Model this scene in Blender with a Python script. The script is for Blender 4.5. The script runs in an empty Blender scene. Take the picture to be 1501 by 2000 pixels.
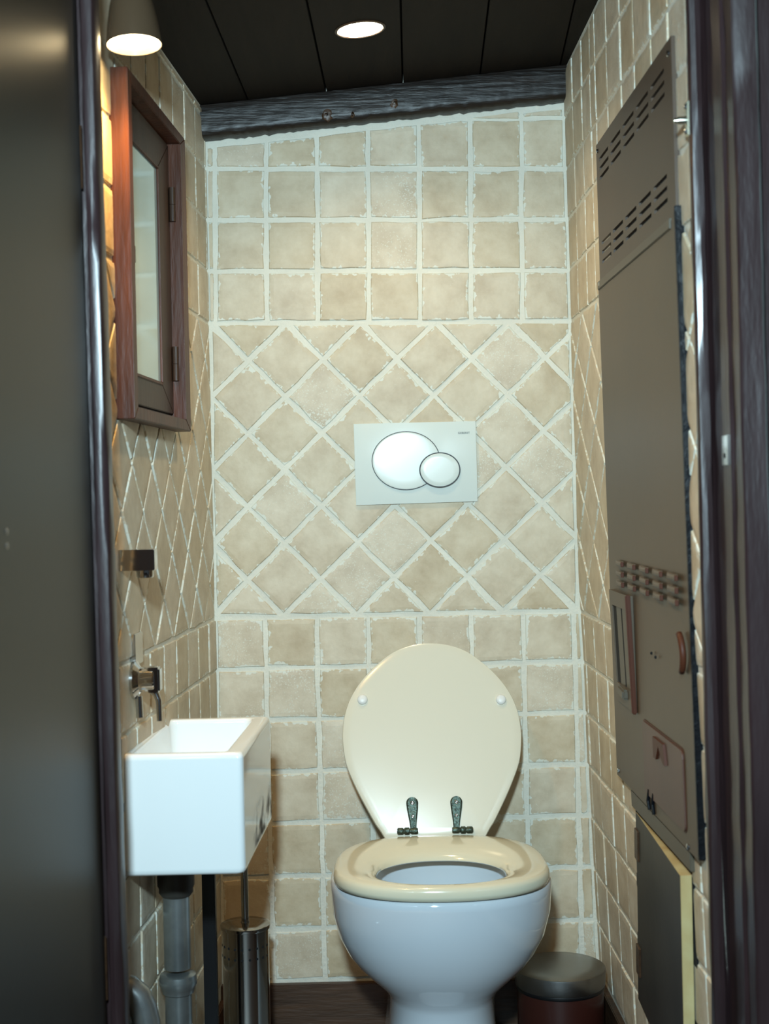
import bpy, bmesh, math, random
from mathutils import Vector, Matrix
random.seed(7)
R = math.radians
C = bpy.context.scene.collection
SC = bpy.context.scene

# ------------------------------------------------------------------ camera
FPX, HCAM, YB = 2778.0, 1.126, 3.02
yaw, pitch, roll = R(.41), R(-.62), R(1.15)
fw = Vector((math.sin(yaw)*math.cos(pitch), math.cos(yaw)*math.cos(pitch), math.sin(pitch)))
r0 = fw.cross(Vector((0, 0, 1))).normalized(); u0 = r0.cross(fw)
rt = r0*math.cos(roll) - u0*math.sin(roll)
up = u0*math.cos(roll) + r0*math.sin(roll)
EYE = Vector((0, 0, HCAM))
cd = bpy.data.cameras.new('camera'); cam = bpy.data.objects.new('camera', cd); C.objects.link(cam)
cd.sensor_fit = 'VERTICAL'; cd.sensor_height = 36; cd.sensor_width = 27.018; cd.lens = FPX/2000*36
cd.clip_start = .05
cd.dof.use_dof = True; cd.dof.focus_distance = 2.8; cd.dof.aperture_fstop = 5.0
m = Matrix((rt, up, -fw)).transposed().to_4x4(); m.translation = EYE
cam.matrix_world = m
SC.camera = cam
# ------------------------------------------------------------------ world, lights, exposure
w = bpy.data.worlds.new('hallway_air'); SC.world = w; w.use_nodes = True
bg = w.node_tree.nodes['Background']; bg.inputs[0].default_value = (.80, .92, 1, 1); bg.inputs[1].default_value = .05
SC.view_settings.view_transform = 'Standard'; SC.view_settings.look = 'None'
SC.view_settings.gamma = 1; SC.view_settings.use_curve_mapping = False
SC.view_settings.exposure = 0.0
def lamp_data(name, kind, loc, col, power, **kw):
    d = bpy.data.lights.new(name, kind); d.color = col; d.energy = power
    for k, v in kw.items(): setattr(d, k, v)
    o = bpy.data.objects.new(name, d); C.objects.link(o); o.location = loc
    return o
# cool light from the hallway, above and just left of the lens (a flash held over the camera)
fl = lamp_data('camera_flash', 'AREA', (-.10, .0, 1.58), (.64, .885, 1), 50, shape='DISK', size=.12, spread=R(146))
fl.rotation_euler = (R(83), 0, R(-3))

# ------------------------------------------------------------------ pixel rays onto real planes
def ray(px, py): return fw + rt*((px-750.5)/FPX) + up*((1000-py)/FPX)
def at_y(px, py, Y): d = ray(px, py); return EYE + d*(Y/d.y)
def at_z(px, py, Z): d = ray(px, py); return EYE + d*((Z-HCAM)/d.z)
def interp(x, xs, ys):
    if x <= xs[0]: return ys[0]
    for i in range(1, len(xs)):
        if x <= xs[i]: return ys[i-1] + (ys[i]-ys[i-1])*(x-xs[i-1])/(xs[i]-xs[i-1])
    return ys[-1]
SL, SR, XL = .065, .012, -.3435
def xr(z): return interp(z, [0, .12, .33, .53, .80, .94, 1.2, 1.95, 2.2], [.465, .461, .453, .446, .439, .432, .4295, .421, .419])
def Wb(u, v, o=0): return (u, YB-o, v)
def Wl(u, v, o=0): return (XL - SL*(YB-u) + o, u - SL*o, v)
def Wr(u, v, o=0): return (xr(v) + SR*(YB-u) - o, u - SR*o, v)
def on_r(px, py, o=0):
    d = ray(px, py); z = 1.
    for _ in range(25):
        t = (xr(z) + SR*YB - o)/(d.x + SR*d.y); z = HCAM + t*d.z
    return (t*d.y, z)
def on_l(px, py, o=0):
    d = ray(px, py); t = (XL - SL*YB + o)/(d.x - SL*d.y); return (t*d.y, HCAM + t*d.z)

# ------------------------------------------------------------------ materials
def mat(name, col, rough=.5, metal=0., spec=.5, coat=0., bump=0., bscale=40., var=0., vscale=6., col2=None, stretch=None, emit=None, estr=0., coat_rough=.05):
    m = bpy.data.materials.new(name); m.use_nodes = True
    nt = m.node_tree; b = nt.nodes['Principled BSDF']
    b.inputs['Base Color'].default_value = (*col, 1); b.inputs['Roughness'].default_value = rough
    b.inputs['Metallic'].default_value = metal; b.inputs['Specular IOR Level'].default_value = spec
    b.inputs['Coat Weight'].default_value = coat; b.inputs['Coat Roughness'].default_value = coat_rough
    if emit: b.inputs['Emission Color'].default_value = (*emit, 1); b.inputs['Emission Strength'].default_value = estr
    if var or bump:
        tc = nt.nodes.new('ShaderNodeTexCoord'); mp = nt.nodes.new('ShaderNodeMapping')
        nt.links.new(tc.outputs['Object'], mp.inputs[0])
        if stretch: mp.inputs['Scale'].default_value = stretch
    if var or col2:
        n = nt.nodes.new('ShaderNodeTexNoise'); n.inputs['Scale'].default_value = vscale; n.inputs['Detail'].default_value = 6
        nt.links.new(mp.outputs[0], n.inputs[0])
        rp = nt.nodes.new('ShaderNodeValToRGB'); rp.color_ramp.elements[0].position = .32; rp.color_ramp.elements[1].position = .68
        c2 = col2 or tuple(c*(1-var) for c in col)
        rp.color_ramp.elements[0].color = (*c2, 1); rp.color_ramp.elements[1].color = (*col, 1)
        nt.links.new(n.outputs[0], rp.inputs[0]); nt.links.new(rp.outputs[0], b.inputs['Base Color'])
    if bump:
        n2 = nt.nodes.new('ShaderNodeTexNoise'); n2.inputs['Scale'].default_value = bscale; n2.inputs['Detail'].default_value = 5
        nt.links.new(mp.outputs[0], n2.inputs[0])
        bp = nt.nodes.new('ShaderNodeBump'); bp.inputs['Strength'].default_value = bump; bp.inputs['Distance'].default_value = .004
        nt.links.new(n2.outputs[0], bp.inputs['Height']); nt.links.new(bp.outputs[0], b.inputs['Normal'])
    return m

def tile_material():
    m = bpy.data.materials.new('beige_stone_tile'); m.use_nodes = True
    nt = m.node_tree; L = nt.links.new; N = nt.nodes.new; b = nt.nodes['Principled BSDF']
    tc = N('ShaderNodeTexCoord'); oi = N('ShaderNodeObjectInfo')
    off = N('ShaderNodeVectorMath'); off.operation = 'ADD'
    cx = N('ShaderNodeCombineXYZ'); mu = N('ShaderNodeMath'); mu.operation = 'MULTIPLY'; mu.inputs[1].default_value = 40
    L(oi.outputs['Random'], mu.inputs[0]); L(mu.outputs[0], cx.inputs[0]); L(mu.outputs[0], cx.inputs[2])
    L(tc.outputs['Object'], off.inputs[0]); L(cx.outputs[0], off.inputs[1])
    n = N('ShaderNodeTexNoise'); n.inputs['Scale'].default_value = 17; n.inputs['Detail'].default_value = 8; n.inputs['Roughness'].default_value = .62
    L(off.outputs[0], n.inputs[0])
    rp = N('ShaderNodeValToRGB'); e = rp.color_ramp.elements
    e[0].position = .30; e[0].color = (.475, .375, .250, 1); e[1].position = .70; e[1].color = (.64, .55, .405, 1)
    x = e.new(.5); x.color = (.565, .468, .328, 1)
    L(n.outputs[0], rp.inputs[0])
    # tile to tile shade
    hs = N('ShaderNodeHueSaturation'); mr = N('ShaderNodeMapRange'); mr.inputs[3].default_value = .94; mr.inputs[4].default_value = 1.06
    L(oi.outputs['Random'], mr.inputs[0]); L(mr.outputs[0], hs.inputs['Value'])
    ms = N('ShaderNodeMapRange'); ms.inputs[3].default_value = 1.06; ms.inputs[4].default_value = .84
    L(oi.outputs['Random'], ms.inputs[0]); L(ms.outputs[0], hs.inputs['Saturation'])
    L(rp.outputs[0], hs.inputs['Color'])
    # grout residue: flecks near the tile edge, finer pits over a few tiles
    at = N('ShaderNodeAttribute'); at.attribute_name = 'rim'
    f = N('ShaderNodeTexNoise'); f.inputs['Scale'].default_value = 95; f.inputs['Detail'].default_value = 3; L(off.outputs[0], f.inputs[0])
    f3 = N('ShaderNodeTexNoise'); f3.inputs['Scale'].default_value = 14; f3.inputs['Detail'].default_value = 2; L(off.outputs[0], f3.inputs[0])
    s1 = N('ShaderNodeMath'); s1.operation = 'MULTIPLY_ADD'; s1.inputs[1].default_value = .36; L(at.outputs['Fac'], s1.inputs[0]); L(f.outputs[0], s1.inputs[2])
    s2 = N('ShaderNodeMath'); s2.operation = 'MULTIPLY_ADD'; s2.inputs[1].default_value = .75; L(f3.outputs[0], s2.inputs[0]); L(s1.outputs[0], s2.inputs[2])
    st = N('ShaderNodeMapRange'); st.inputs[1].default_value = 1.225; st.inputs[2].default_value = 1.265; L(s2.outputs[0], st.inputs[0])
    pn = N('ShaderNodeTexNoise'); pn.inputs['Scale'].default_value = 330; pn.inputs['Detail'].default_value = 2; L(off.outputs[0], pn.inputs[0])
    gt = N('ShaderNodeMapRange'); gt.inputs[1].default_value = .70; gt.inputs[2].default_value = .80; gt.inputs[3].default_value = 0; gt.inputs[4].default_value = .16; L(oi.outputs['Random'], gt.inputs[0])
    pa = N('ShaderNodeMath'); pa.operation = 'ADD'; L(pn.outputs[0], pa.inputs[0]); L(gt.outputs[0], pa.inputs[1])
    pb_ = N('ShaderNodeMath'); pb_.operation = 'MULTIPLY_ADD'; pb_.inputs[1].default_value = .30; L(f3.outputs[0], pb_.inputs[0]); L(pa.outputs[0], pb_.inputs[2])
    pt_ = N('ShaderNodeMapRange'); pt_.inputs[1].default_value = .92; pt_.inputs[2].default_value = .97; pt_.inputs[4].default_value = .75; L(pb_.outputs[0], pt_.inputs[0])
    mm = N('ShaderNodeMath'); mm.operation = 'MAXIMUM'; L(st.outputs[0], mm.inputs[0]); L(pt_.outputs[0], mm.inputs[1])
    mx = N('ShaderNodeMix'); mx.data_type = 'RGBA'; L(mm.outputs[0], mx.inputs['Factor']); L(hs.outputs[0], mx.inputs['A']); mx.inputs['B'].default_value = (.66, .65, .56, 1)
    L(mx.outputs['Result'], b.inputs['Base Color'])
    b.inputs['Roughness'].default_value = .52; b.inputs['Specular IOR Level'].default_value = .35
    bp = N('ShaderNodeBump'); bp.inputs['Strength'].default_value = .35; bp.inputs['Distance'].default_value = .003
    n2 = N('ShaderNodeTexNoise'); n2.inputs['Scale'].default_value = 60; n2.inputs['Detail'].default_value = 6; L(off.outputs[0], n2.inputs[0])
    L(n2.outputs[0], bp.inputs['Height']); L(bp.outputs[0], b.inputs['Normal'])
    return m

M_tile = tile_material()
M_grout = mat('off_white_grout', (.73, .70, .60), .85, bump=.5, bscale=120, var=.12, vscale=9)
M_plank = mat('dark_stained_ceiling_wood', (.013, .0088, .0058), .7, spec=.12, bump=.12, bscale=30, var=.35, vscale=7, stretch=(6, .6, 6))
M_gap = mat('black_joint', (.002, .002, .002), .9)
M_beam = mat('dark_lacquered_beam', (.018, .012, .009), .42, spec=.35, coat=.1, coat_rough=.3, bump=.5, bscale=26, var=.5, vscale=12, stretch=(.55, 5, 5.5))
M_dark = mat('dark_brown_wood', (.075, .036, .017), .42, bump=.3, bscale=30, var=.5, vscale=8, stretch=(.8, 6, 6))
M_floor = mat('dark_floor_boards', (.05, .03, .02), .5, bump=.2, var=.4, stretch=(6, .8, 6))
M_door = mat('dark_lacquered_door', (.018, .0145, .009), .37, spec=.16, bump=.03, bscale=12, var=.25, vscale=3)
M_frame = mat('purple_brown_gloss_paint', (.030, .016, .017), .36, spec=.4, coat=.2, coat_rough=.2, bump=.3, bscale=20, var=.35, vscale=7, stretch=(4, 4, .7))
M_hall = mat('pale_hall_paint', (.62, .70, .66), .7)
M_winwood = mat('red_brown_window_wood', (.085, .024, .009), .42, spec=.22, coat=.0, coat_rough=.2, bump=.25, bscale=30, var=.45, vscale=10, stretch=(4, 4, .6))
M_sash = mat('brown_sash_paint', (.052, .027, .016), .45, spec=.3, bump=.2, bscale=30, var=.3, vscale=9, stretch=(4, 4, .6))
M_panel = mat('brown_enamelled_metal', (.092, .063, .036), .45, metal=.0, spec=.5, bump=.05, bscale=20, var=.14, vscale=4)
M_panel2 = mat('grey_cover_strip', (.085, .070, .048), .45)
M_hatch = mat('red_brown_hatch', (.105, .052, .036), .45, var=.2, vscale=8)
M_rust = mat('red_brown_enamel', (.075, .022, .010), .5, spec=.25)
M_louv = mat('brown_louvre_plate', (.066, .040, .024), .45, var=.15, vscale=4)
M_black = mat('black_rubber', (.003, .004, .006), .4, spec=.2, bump=.5, bscale=80)
M_hole = mat('unlit_void', (.003, .003, .003), .95)
M_slate = mat('charcoal_board', (.040, .036, .030), .5, var=.4, vscale=7, bump=.1)
M_edge = mat('yellowed_painted_edge', (.56, .47, .24), .55, var=.55, vscale=14, col2=(.42, .28, .11), bump=.15)
M_plate = mat('white_gloss_plastic', (.68, .72, .67), .22, coat=.2)
M_line = mat('dark_gap_line', (.03, .035, .04), .6)
M_ceramic = mat('white_ceramic', (.62, .67, .72), .07, coat=.6, coat_rough=.03)
M_seat = mat('cream_gloss_seat', (.70, .66, .50), .16, coat=.6, coat_rough=.06)
M_lid = mat('cream_lid', (.69, .65, .525), .22, coat=.35, coat_rough=.1)
M_verd = mat('tarnished_green_brass', (.11, .15, .125), .34, metal=.85, bump=.4, bscale=300, var=.6, vscale=160)
M_buf = mat('white_rubber', (.75, .75, .72), .4)
M_chrome = mat('chrome', (.62, .63, .64), .08, metal=1)
M_dchrome = mat('polished_dark_steel', (.40, .385, .36), .13, metal=1)
M_steel = mat('brushed_steel_lid', (.30, .30, .295), .33, metal=1, bump=.05, bscale=200)
M_maroon = mat('maroon_bin_body', (.040, .009, .006), .35, coat=.2)
M_pipe = mat('dull_galvanised_pipe', (.40, .43, .43), .30, metal=.8, var=.4, vscale=18, bump=.1)
M_bpole = mat('black_plastic', (.004, .004, .005), .35)
M_bracket = mat('zinc_bracket', (.66, .64, .52), .25, metal=1)
M_white = mat('white_gloss_paint', (.66, .66, .6), .5)
M_water = mat('still_water', (.55, .62, .64), .03, coat=.5)
def glass_mat():
    m = bpy.data.materials.new('pale_mirror_glass'); m.use_nodes = True; nt = m.node_tree
    b = nt.nodes['Principled BSDF']; b.inputs['Base Color'].default_value = (.40, .55, .57, 1); b.inputs['Roughness'].default_value = .1
    g = nt.nodes.new('ShaderNodeBsdfGlossy'); g.inputs['Color'].default_value = (.80, .93, .95, 1); g.inputs['Roughness'].default_value = .10
    mx = nt.nodes.new('ShaderNodeMixShader'); mx.inputs[0].default_value = .36
    nt.links.new(b.outputs[0], mx.inputs[1]); nt.links.new(g.outputs[0], mx.inputs[2])
    nt.links.new(mx.outputs[0], nt.nodes['Material Output'].inputs[0])
    return m
M_glass = glass_mat()
def reflection_ceramic():
    # white ceramic with a dark reflection painted into its colour low on the basin's far side
    m = mat('white_ceramic_painted_reflection', (.80, .83, .83), .10, coat=.6, coat_rough=.04); nt = m.node_tree; L = nt.links.new; N = nt.nodes.new
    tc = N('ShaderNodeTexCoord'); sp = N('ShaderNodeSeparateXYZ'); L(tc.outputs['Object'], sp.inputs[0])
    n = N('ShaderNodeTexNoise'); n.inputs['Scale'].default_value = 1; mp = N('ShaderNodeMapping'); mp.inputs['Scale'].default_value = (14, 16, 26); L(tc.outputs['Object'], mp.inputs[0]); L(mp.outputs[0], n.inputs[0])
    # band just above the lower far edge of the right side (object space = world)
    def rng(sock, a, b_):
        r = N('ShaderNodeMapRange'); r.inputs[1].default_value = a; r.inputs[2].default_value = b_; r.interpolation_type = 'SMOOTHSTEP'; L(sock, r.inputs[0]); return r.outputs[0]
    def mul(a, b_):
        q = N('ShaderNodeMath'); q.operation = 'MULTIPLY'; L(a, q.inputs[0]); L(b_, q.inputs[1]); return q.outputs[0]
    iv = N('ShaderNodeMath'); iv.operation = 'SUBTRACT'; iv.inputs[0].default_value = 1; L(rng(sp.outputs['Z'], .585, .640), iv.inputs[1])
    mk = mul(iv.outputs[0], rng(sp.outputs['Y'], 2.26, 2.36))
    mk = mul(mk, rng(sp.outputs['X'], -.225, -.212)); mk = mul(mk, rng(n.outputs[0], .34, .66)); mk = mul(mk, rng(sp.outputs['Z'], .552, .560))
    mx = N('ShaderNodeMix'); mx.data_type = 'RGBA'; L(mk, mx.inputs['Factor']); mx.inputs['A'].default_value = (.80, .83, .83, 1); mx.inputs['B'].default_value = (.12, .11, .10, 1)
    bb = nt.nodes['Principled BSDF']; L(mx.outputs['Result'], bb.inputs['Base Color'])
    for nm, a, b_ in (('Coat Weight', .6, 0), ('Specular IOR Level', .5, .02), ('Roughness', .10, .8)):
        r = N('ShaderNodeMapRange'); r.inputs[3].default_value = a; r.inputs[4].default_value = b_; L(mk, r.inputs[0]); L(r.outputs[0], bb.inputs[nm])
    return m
M_sink = reflection_ceramic()

# ------------------------------------------------------------------ object helpers
def link(name, me, m, parent=None, smooth=False):
    if m: me.materials.append(m)
    if smooth:
        for p in me.polygons: p.use_smooth = True
    o = bpy.data.objects.new(name, me); C.objects.link(o)
    if parent: o.parent = parent
    return o
def pyd(name, vs, fs, m, parent=None, smooth=False):
    me = bpy.data.meshes.new(name); me.from_pydata(vs, [], fs); me.update()
    bm = bmesh.new(); bm.from_mesh(me); bmesh.ops.recalc_face_normals(bm, faces=bm.faces); bm.to_mesh(me); bm.free()
    return link(name, me, m, parent, smooth)
def bmo(name, bm, m, parent=None, smooth=False):
    bmesh.ops.recalc_face_normals(bm, faces=bm.faces)
    me = bpy.data.meshes.new(name); bm.to_mesh(me); bm.free()
    return link(name, me, m, parent, smooth)
def tag(o, label, cat=None, group=None, kind=None):
    o['label'] = label
    if cat: o['category'] = cat
    if group: o['group'] = group
    if kind: o['kind'] = kind
    return o
def thing(name, label, cat, loc=(0, 0, 0)):
    o = bpy.data.objects.new(name, None); C.objects.link(o); o.location = loc; o.empty_display_size = .05
    o['label'] = label; o['category'] = cat
    bpy.context.view_layer.update(); return o
def struct_empty(name, label):
    o = bpy.data.objects.new(name, None); C.objects.link(o); o['label'] = label; o['kind'] = 'structure'; return o
def hexa(P, bevel=0., seg=2):
    """P = 8 points: bottom loop 4, top loop 4"""
    bm = bmesh.new(); v = [bm.verts.new(p) for p in P]
    for f in ((0, 1, 2, 3), (4, 5, 6, 7), (0, 1, 5, 4), (1, 2, 6, 5), (2, 3, 7, 6), (3, 0, 4, 7)): bm.faces.new([v[i] for i in f])
    bmesh.ops.recalc_face_normals(bm, faces=bm.faces)
    if bevel: bmesh.ops.bevel(bm, geom=list(bm.edges), offset=bevel, segments=seg, affect='EDGES', clamp_overlap=True)
    return bm
def wbox(W, u0, u1, v0, v1, o0, o1, bevel=0., seg=2):
    """box laid on a wall surface W(u,v,offset)"""
    return hexa([W(u0, v0, o0), W(u1, v0, o0), W(u1, v1, o0), W(u0, v1, o0), W(u0, v0, o1), W(u1, v0, o1), W(u1, v1, o1), W(u0, v1, o1)], bevel, seg)
def wall_poly(W, pts, o0, o1):
    """prism from a polygon drawn on a wall surface"""
    n = len(pts); vs = [W(u, v, o0) for u, v in pts] + [W(u, v, o1) for u, v in pts]
    fs = [list(range(n)), list(range(n, 2*n))] + [[i, (i+1) % n, n+(i+1) % n, n+i] for i in range(n)]
    bm = bmesh.new(); v = [bm.verts.new(p) for p in vs]
    for f in fs: bm.faces.new([v[i] for i in f])
    return bm
def box(x0, x1, y0, y1, z0, z1, bevel=0., seg=2):
    return hexa([(x0, y0, z0), (x1, y0, z0), (x1, y1, z0), (x0, y1, z0), (x0, y0, z1), (x1, y0, z1), (x1, y1, z1), (x0, y1, z1)], bevel, seg)
def lathe(bm, prof, origin, axis=(0, 0, 1), n=40, caps=True):
    a = Vector(axis).normalized(); t = Vector((1, 0, 0)) if abs(a.x) < .9 else Vector((0, 1, 0))
    e1 = a.cross(t).normalized(); e2 = a.cross(e1); O = Vector(origin); rings = []
    for r_, h in prof:
        rings.append([bm.verts.new(O + a*h + e1*(r_*math.cos(2*math.pi*i/n)) + e2*(r_*math.sin(2*math.pi*i/n))) for i in range(n)])
    for A, B in zip(rings, rings[1:]):
        for i in range(n): bm.faces.new((A[i], A[(i+1) % n], B[(i+1) % n], B[i]))
    if caps:
        bm.faces.new(rings[0]); bm.faces.new(rings[-1])
    return bm
def tube(bm, pts, rad, n=16, caps=True):
    pts = [Vector(p) for p in pts]; rings = []; prev = None
    for i, p in enumerate(pts):
        d = (pts[min(i+1, len(pts)-1)] - pts[max(i-1, 0)]).normalized()
        if prev is None:
            t = Vector((0, 0, 1)) if abs(d.z) < .9 else Vector((1, 0, 0)); e1 = d.cross(t).normalized()
        else: e1 = (prev - d*prev.dot(d)).normalized()
        prev = e1; e2 = d.cross(e1); rr = rad[i] if isinstance(rad, (list, tuple)) else rad
        rings.append([bm.verts.new(p + e1*(rr*math.cos(2*math.pi*k/n)) + e2*(rr*math.sin(2*math.pi*k/n))) for k in range(n)])
    for A, B in zip(rings, rings[1:]):
        for i in range(n): bm.faces.new((A[i], A[(i+1) % n], B[(i+1) % n], B[i]))
    if caps: bm.faces.new(rings[0]); bm.faces.new(rings[-1])
    return bm
def auto_smooth(o, ang=40):
    me = o.data
    for p in me.polygons: p.use_smooth = True
    bm = bmesh.new(); bm.from_mesh(me)
    for e in bm.edges:
        if len(e.link_faces) == 2 and e.calc_face_angle(0) > R(ang): e.smooth = False
    bm.to_mesh(me); bm.free(); return o

# ------------------------------------------------------------------ tiles
def clip(poly, a, b, c):
    """keep a*u+b*v+c >= 0"""
    out = []
    for i in range(len(poly)):
        p, q = poly[i], poly[(i+1) % len(poly)]; dp = a*p[0]+b*p[1]+c; dq = a*q[0]+b*q[1]+c
        if dp >= 0: out.append(p)
        if (dp >= 0) != (dq >= 0):
            t = dp/(dp-dq); out.append((p[0]+(q[0]-p[0])*t, p[1]+(q[1]-p[1])*t))
    return out
def clip_line(poly, p, q):
    """keep the left side of p->q"""
    a, b = -(q[1]-p[1]), (q[0]-p[0]); return clip(poly, a, b, -(a*p[0]+b*p[1]))
def area(P): return .5*sum(P[i][0]*P[(i+1) % len(P)][1]-P[(i+1) % len(P)][0]*P[i][1] for i in range(len(P)))
def dedupe(P):
    out = []
    for p in P:
        if not out or math.hypot(p[0]-out[-1][0], p[1]-out[-1][1]) > .007: out.append(p)
    while len(out) > 2 and math.hypot(out[0][0]-out[-1][0], out[0][1]-out[-1][1]) < .007: out.pop()
    return out
def merge_short(P, lim=.015):
    A0 = abs(area(P))
    while len(P) > 3:
        n = len(P); i = min(range(n), key=lambda k: math.hypot(P[k][0]-P[(k+1) % n][0], P[k][1]-P[(k+1) % n][1]))
        p, q = P[i], P[(i+1) % n]
        if math.hypot(p[0]-q[0], p[1]-q[1]) > lim: break
        Q = [((p[0]+q[0])/2, (p[1]+q[1])/2) if k == i else P[k] for k in range(n) if k != (i+1) % n]
        if abs(area(Q)) < .88*A0: break
        P = Q
    return P
def inset(P, d):
    n = len(P); L = []
    for i in range(n):
        p, q = P[i], P[(i+1) % n]; l = math.hypot(q[0]-p[0], q[1]-p[1]); nx, ny = -(q[1]-p[1])/l, (q[0]-p[0])/l
        L.append((nx, ny, nx*p[0]+ny*p[1]+d))
    out = []
    for i in range(n):
        a, b = L[i-1], L[i]; det = a[0]*b[1]-a[1]*b[0]
        if abs(det) < 1e-4: out.append((P[i][0]+b[0]*d, P[i][1]+b[1]*d)); continue
        out.append(((a[2]*b[1]-a[1]*b[2])/det, (a[0]*b[2]-a[2]*b[0])/det))
    flip = any((out[(i+1) % n][0]-out[i][0])*(P[(i+1) % n][0]-P[i][0])+(out[(i+1) % n][1]-out[i][1])*(P[(i+1) % n][1]-P[i][1]) < 0 for i in range(n))
    bad = flip or area(out) <= 0 or any(math.hypot(q[0]-p[0], q[1]-p[1]) > 3.2*d for p, q in zip(P, out))
    if bad:
        cu, cv = sum(p[0] for p in P)/n, sum(p[1] for p in P)/n
        out = []
        for p in P:
            l = math.hypot(p[0]-cu, p[1]-cv); k = max(1-1.5*d/l, .3); out.append((cu+(p[0]-cu)*k, cv+(p[1]-cv)*k))
    return out
def subdivide(P, k):
    out = []
    for i in range(len(P)):
        p, q = P[i], P[(i+1) % len(P)]
        for j in range(k): out.append((p[0]+(q[0]-p[0])*j/k, p[1]+(q[1]-p[1])*j/k))
    return out
def make_tile(W, poly, parent, grout, h=.0032):
    poly = dedupe(poly)
    if len(poly) > 3: poly = merge_short(poly)
    if len(poly) < 3: return
    if area(poly) < 0: poly = poly[::-1]
    A = area(poly)
    if A < 1.2e-4: return
    per = sum(math.hypot(poly[i][0]-poly[i-1][0], poly[i][1]-poly[i-1][1]) for i in range(len(poly)))
    wd = 2*A/per                                   # about half the narrow width
    g = min(grout/2, wd*.45); P0 = inset(poly, g); wd -= g
    if wd < .002: return
    k = 3 if len(P0) < 5 else 2
    b1, b2 = min(.0022, wd*.3), min(.011, wd*.6)
    S0, S1, S2 = subdivide(P0, k), subdivide(inset(P0, b1), k), subdivide(inset(P0, b2), k)
    n = len(S0); J = [(random.gauss(0, .0008), random.gauss(0, .0008)) for _ in range(n)]
    tl = random.gauss(0, .0005)
    vs = [W(S0[i][0]+J[i][0], S0[i][1]+J[i][1], -.001) for i in range(n)]
    vs += [W(S1[i][0]+J[i][0], S1[i][1]+J[i][1], h*.75+tl+random.gauss(0, .0002)) for i in range(n)]
    vs += [W(S2[i][0], S2[i][1], h+tl) for i in range(n)]
    fs = []
    for r_ in (0, n):
        for i in range(n): fs.append((r_+i, r_+(i+1) % n, r_+n+(i+1) % n, r_+n+i))
    fs.append(tuple(range(2*n, 3*n)))
    c = Vector(vs[0]); me = bpy.data.meshes.new('tile')
    me.from_pydata(vs, [], fs); me.update()
    if me.polygons[-1].normal.dot(Vector(W(poly[0][0], poly[0][1], 1))-Vector(W(poly[0][0], poly[0][1], 0))) < 0: me.flip_normals()
    at = me.attributes.new('rim', 'FLOAT', 'POINT')
    at.data.foreach_set('value', [1.]*(2*n)+[0.]*n)
    me.materials.append(M_tile)
    o = bpy.data.objects.new('tile', me); C.objects.link(o); o.parent = parent
    return o
def lerp(a, b, t): return a+(b-a)*t

# ================================================================== structure
# ---- back wall
def beam_low(x): return lerp(1.883, 1.952, (x+.349)/.764)
def ceil_z(x): return lerp(1.950, 2.021, (x+.348)/.765)
wb = pyd('wall_back', [Wb(-.42, 0), Wb(.50, 0), Wb(.50, 2.15), Wb(-.42, 2.1)], [(0, 1, 2, 3)], M_grout)
tag(wb, 'back wall of square beige tiles with a diagonal band', kind='structure')
up_rows = [(135, 133), (234, 231), (330, 330), (430, 428.6), (530, 528), (631.5, 627)]
dn_rows = [(1208, 1194), (1308, 1292), (1409.5, 1392), (1510.5, 1493), (1611, 1593), (1716, 1694), (1819, 1797), (1921, 1897)]
def row_y(r_, x): return lerp(r_[0], r_[1], (x-410)/700)
def up_x(k, y): return 419.5+99.7*k+.006*(y-330)
def dn_x(k, y): return 517.5+100.4*k+.024*(y-1200)
def back_pt(x, y): p = at_y(x, y, YB); return (p.x, p.z)
def back_clip(P):
    P = clip(P, 1, 0, -XL-.001)
    if len(P) > 2:
        v0, v1 = min(p[1] for p in P), max(p[1] for p in P)
        P = clip_line(P, (xr(v0)-.002, v0), (xr(v1+.01)-.002, v1+.01))
    if len(P) > 2: P = clip_line(P, (.415, beam_low(.415)-.008), (-.349, beam_low(-.349)-.010))
    return P
for rows, fx, ks in ((up_rows, up_x, range(-1, 8)), (dn_rows, dn_x, range(-2, 8))):
    for a, b in zip(rows, rows[1:]):
        for k in ks:
            q = []
            for kk, r_ in ((k, b), (k+1, b), (k+1, a), (k, a)):
                x = fx(kk, sum(r_)/2); q.append(back_pt(x+random.gauss(0, .5), row_y(r_, x)+random.gauss(0, .5)))
            q = back_clip(q)
            if len(q) > 2: make_tile(Wb, q, wb, .0088)
def diag_node(k, j):
    t = j/8; x = lerp(413+145.2*k, 411.5+142.5*k, t)
    y = lerp(row_y(up_rows[-1], x)+1.5, row_y(dn_rows[0], x)-1.5, t)
    return back_pt(x, y)
bt = [back_pt(x, row_y(up_rows[-1], x)) for x in (380, 1160)]; bb = [back_pt(x, row_y(dn_rows[0], x)) for x in (380, 1160)]
for j in range(0, 9):
    for i in range(-1, 7):
        k = i if j % 2 else i+.5
        q = [diag_node(k, j+1), diag_node(k+.5, j), diag_node(k, j-1), diag_node(k-.5, j)]
        q = clip_line(q, bt[1], bt[0]); q = clip_line(q, bb[0], bb[1]) if len(q) > 2 else q
        q = back_clip(q) if len(q) > 2 else q
        if len(q) > 2: make_tile(Wb, q, wb, .0088)

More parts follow.
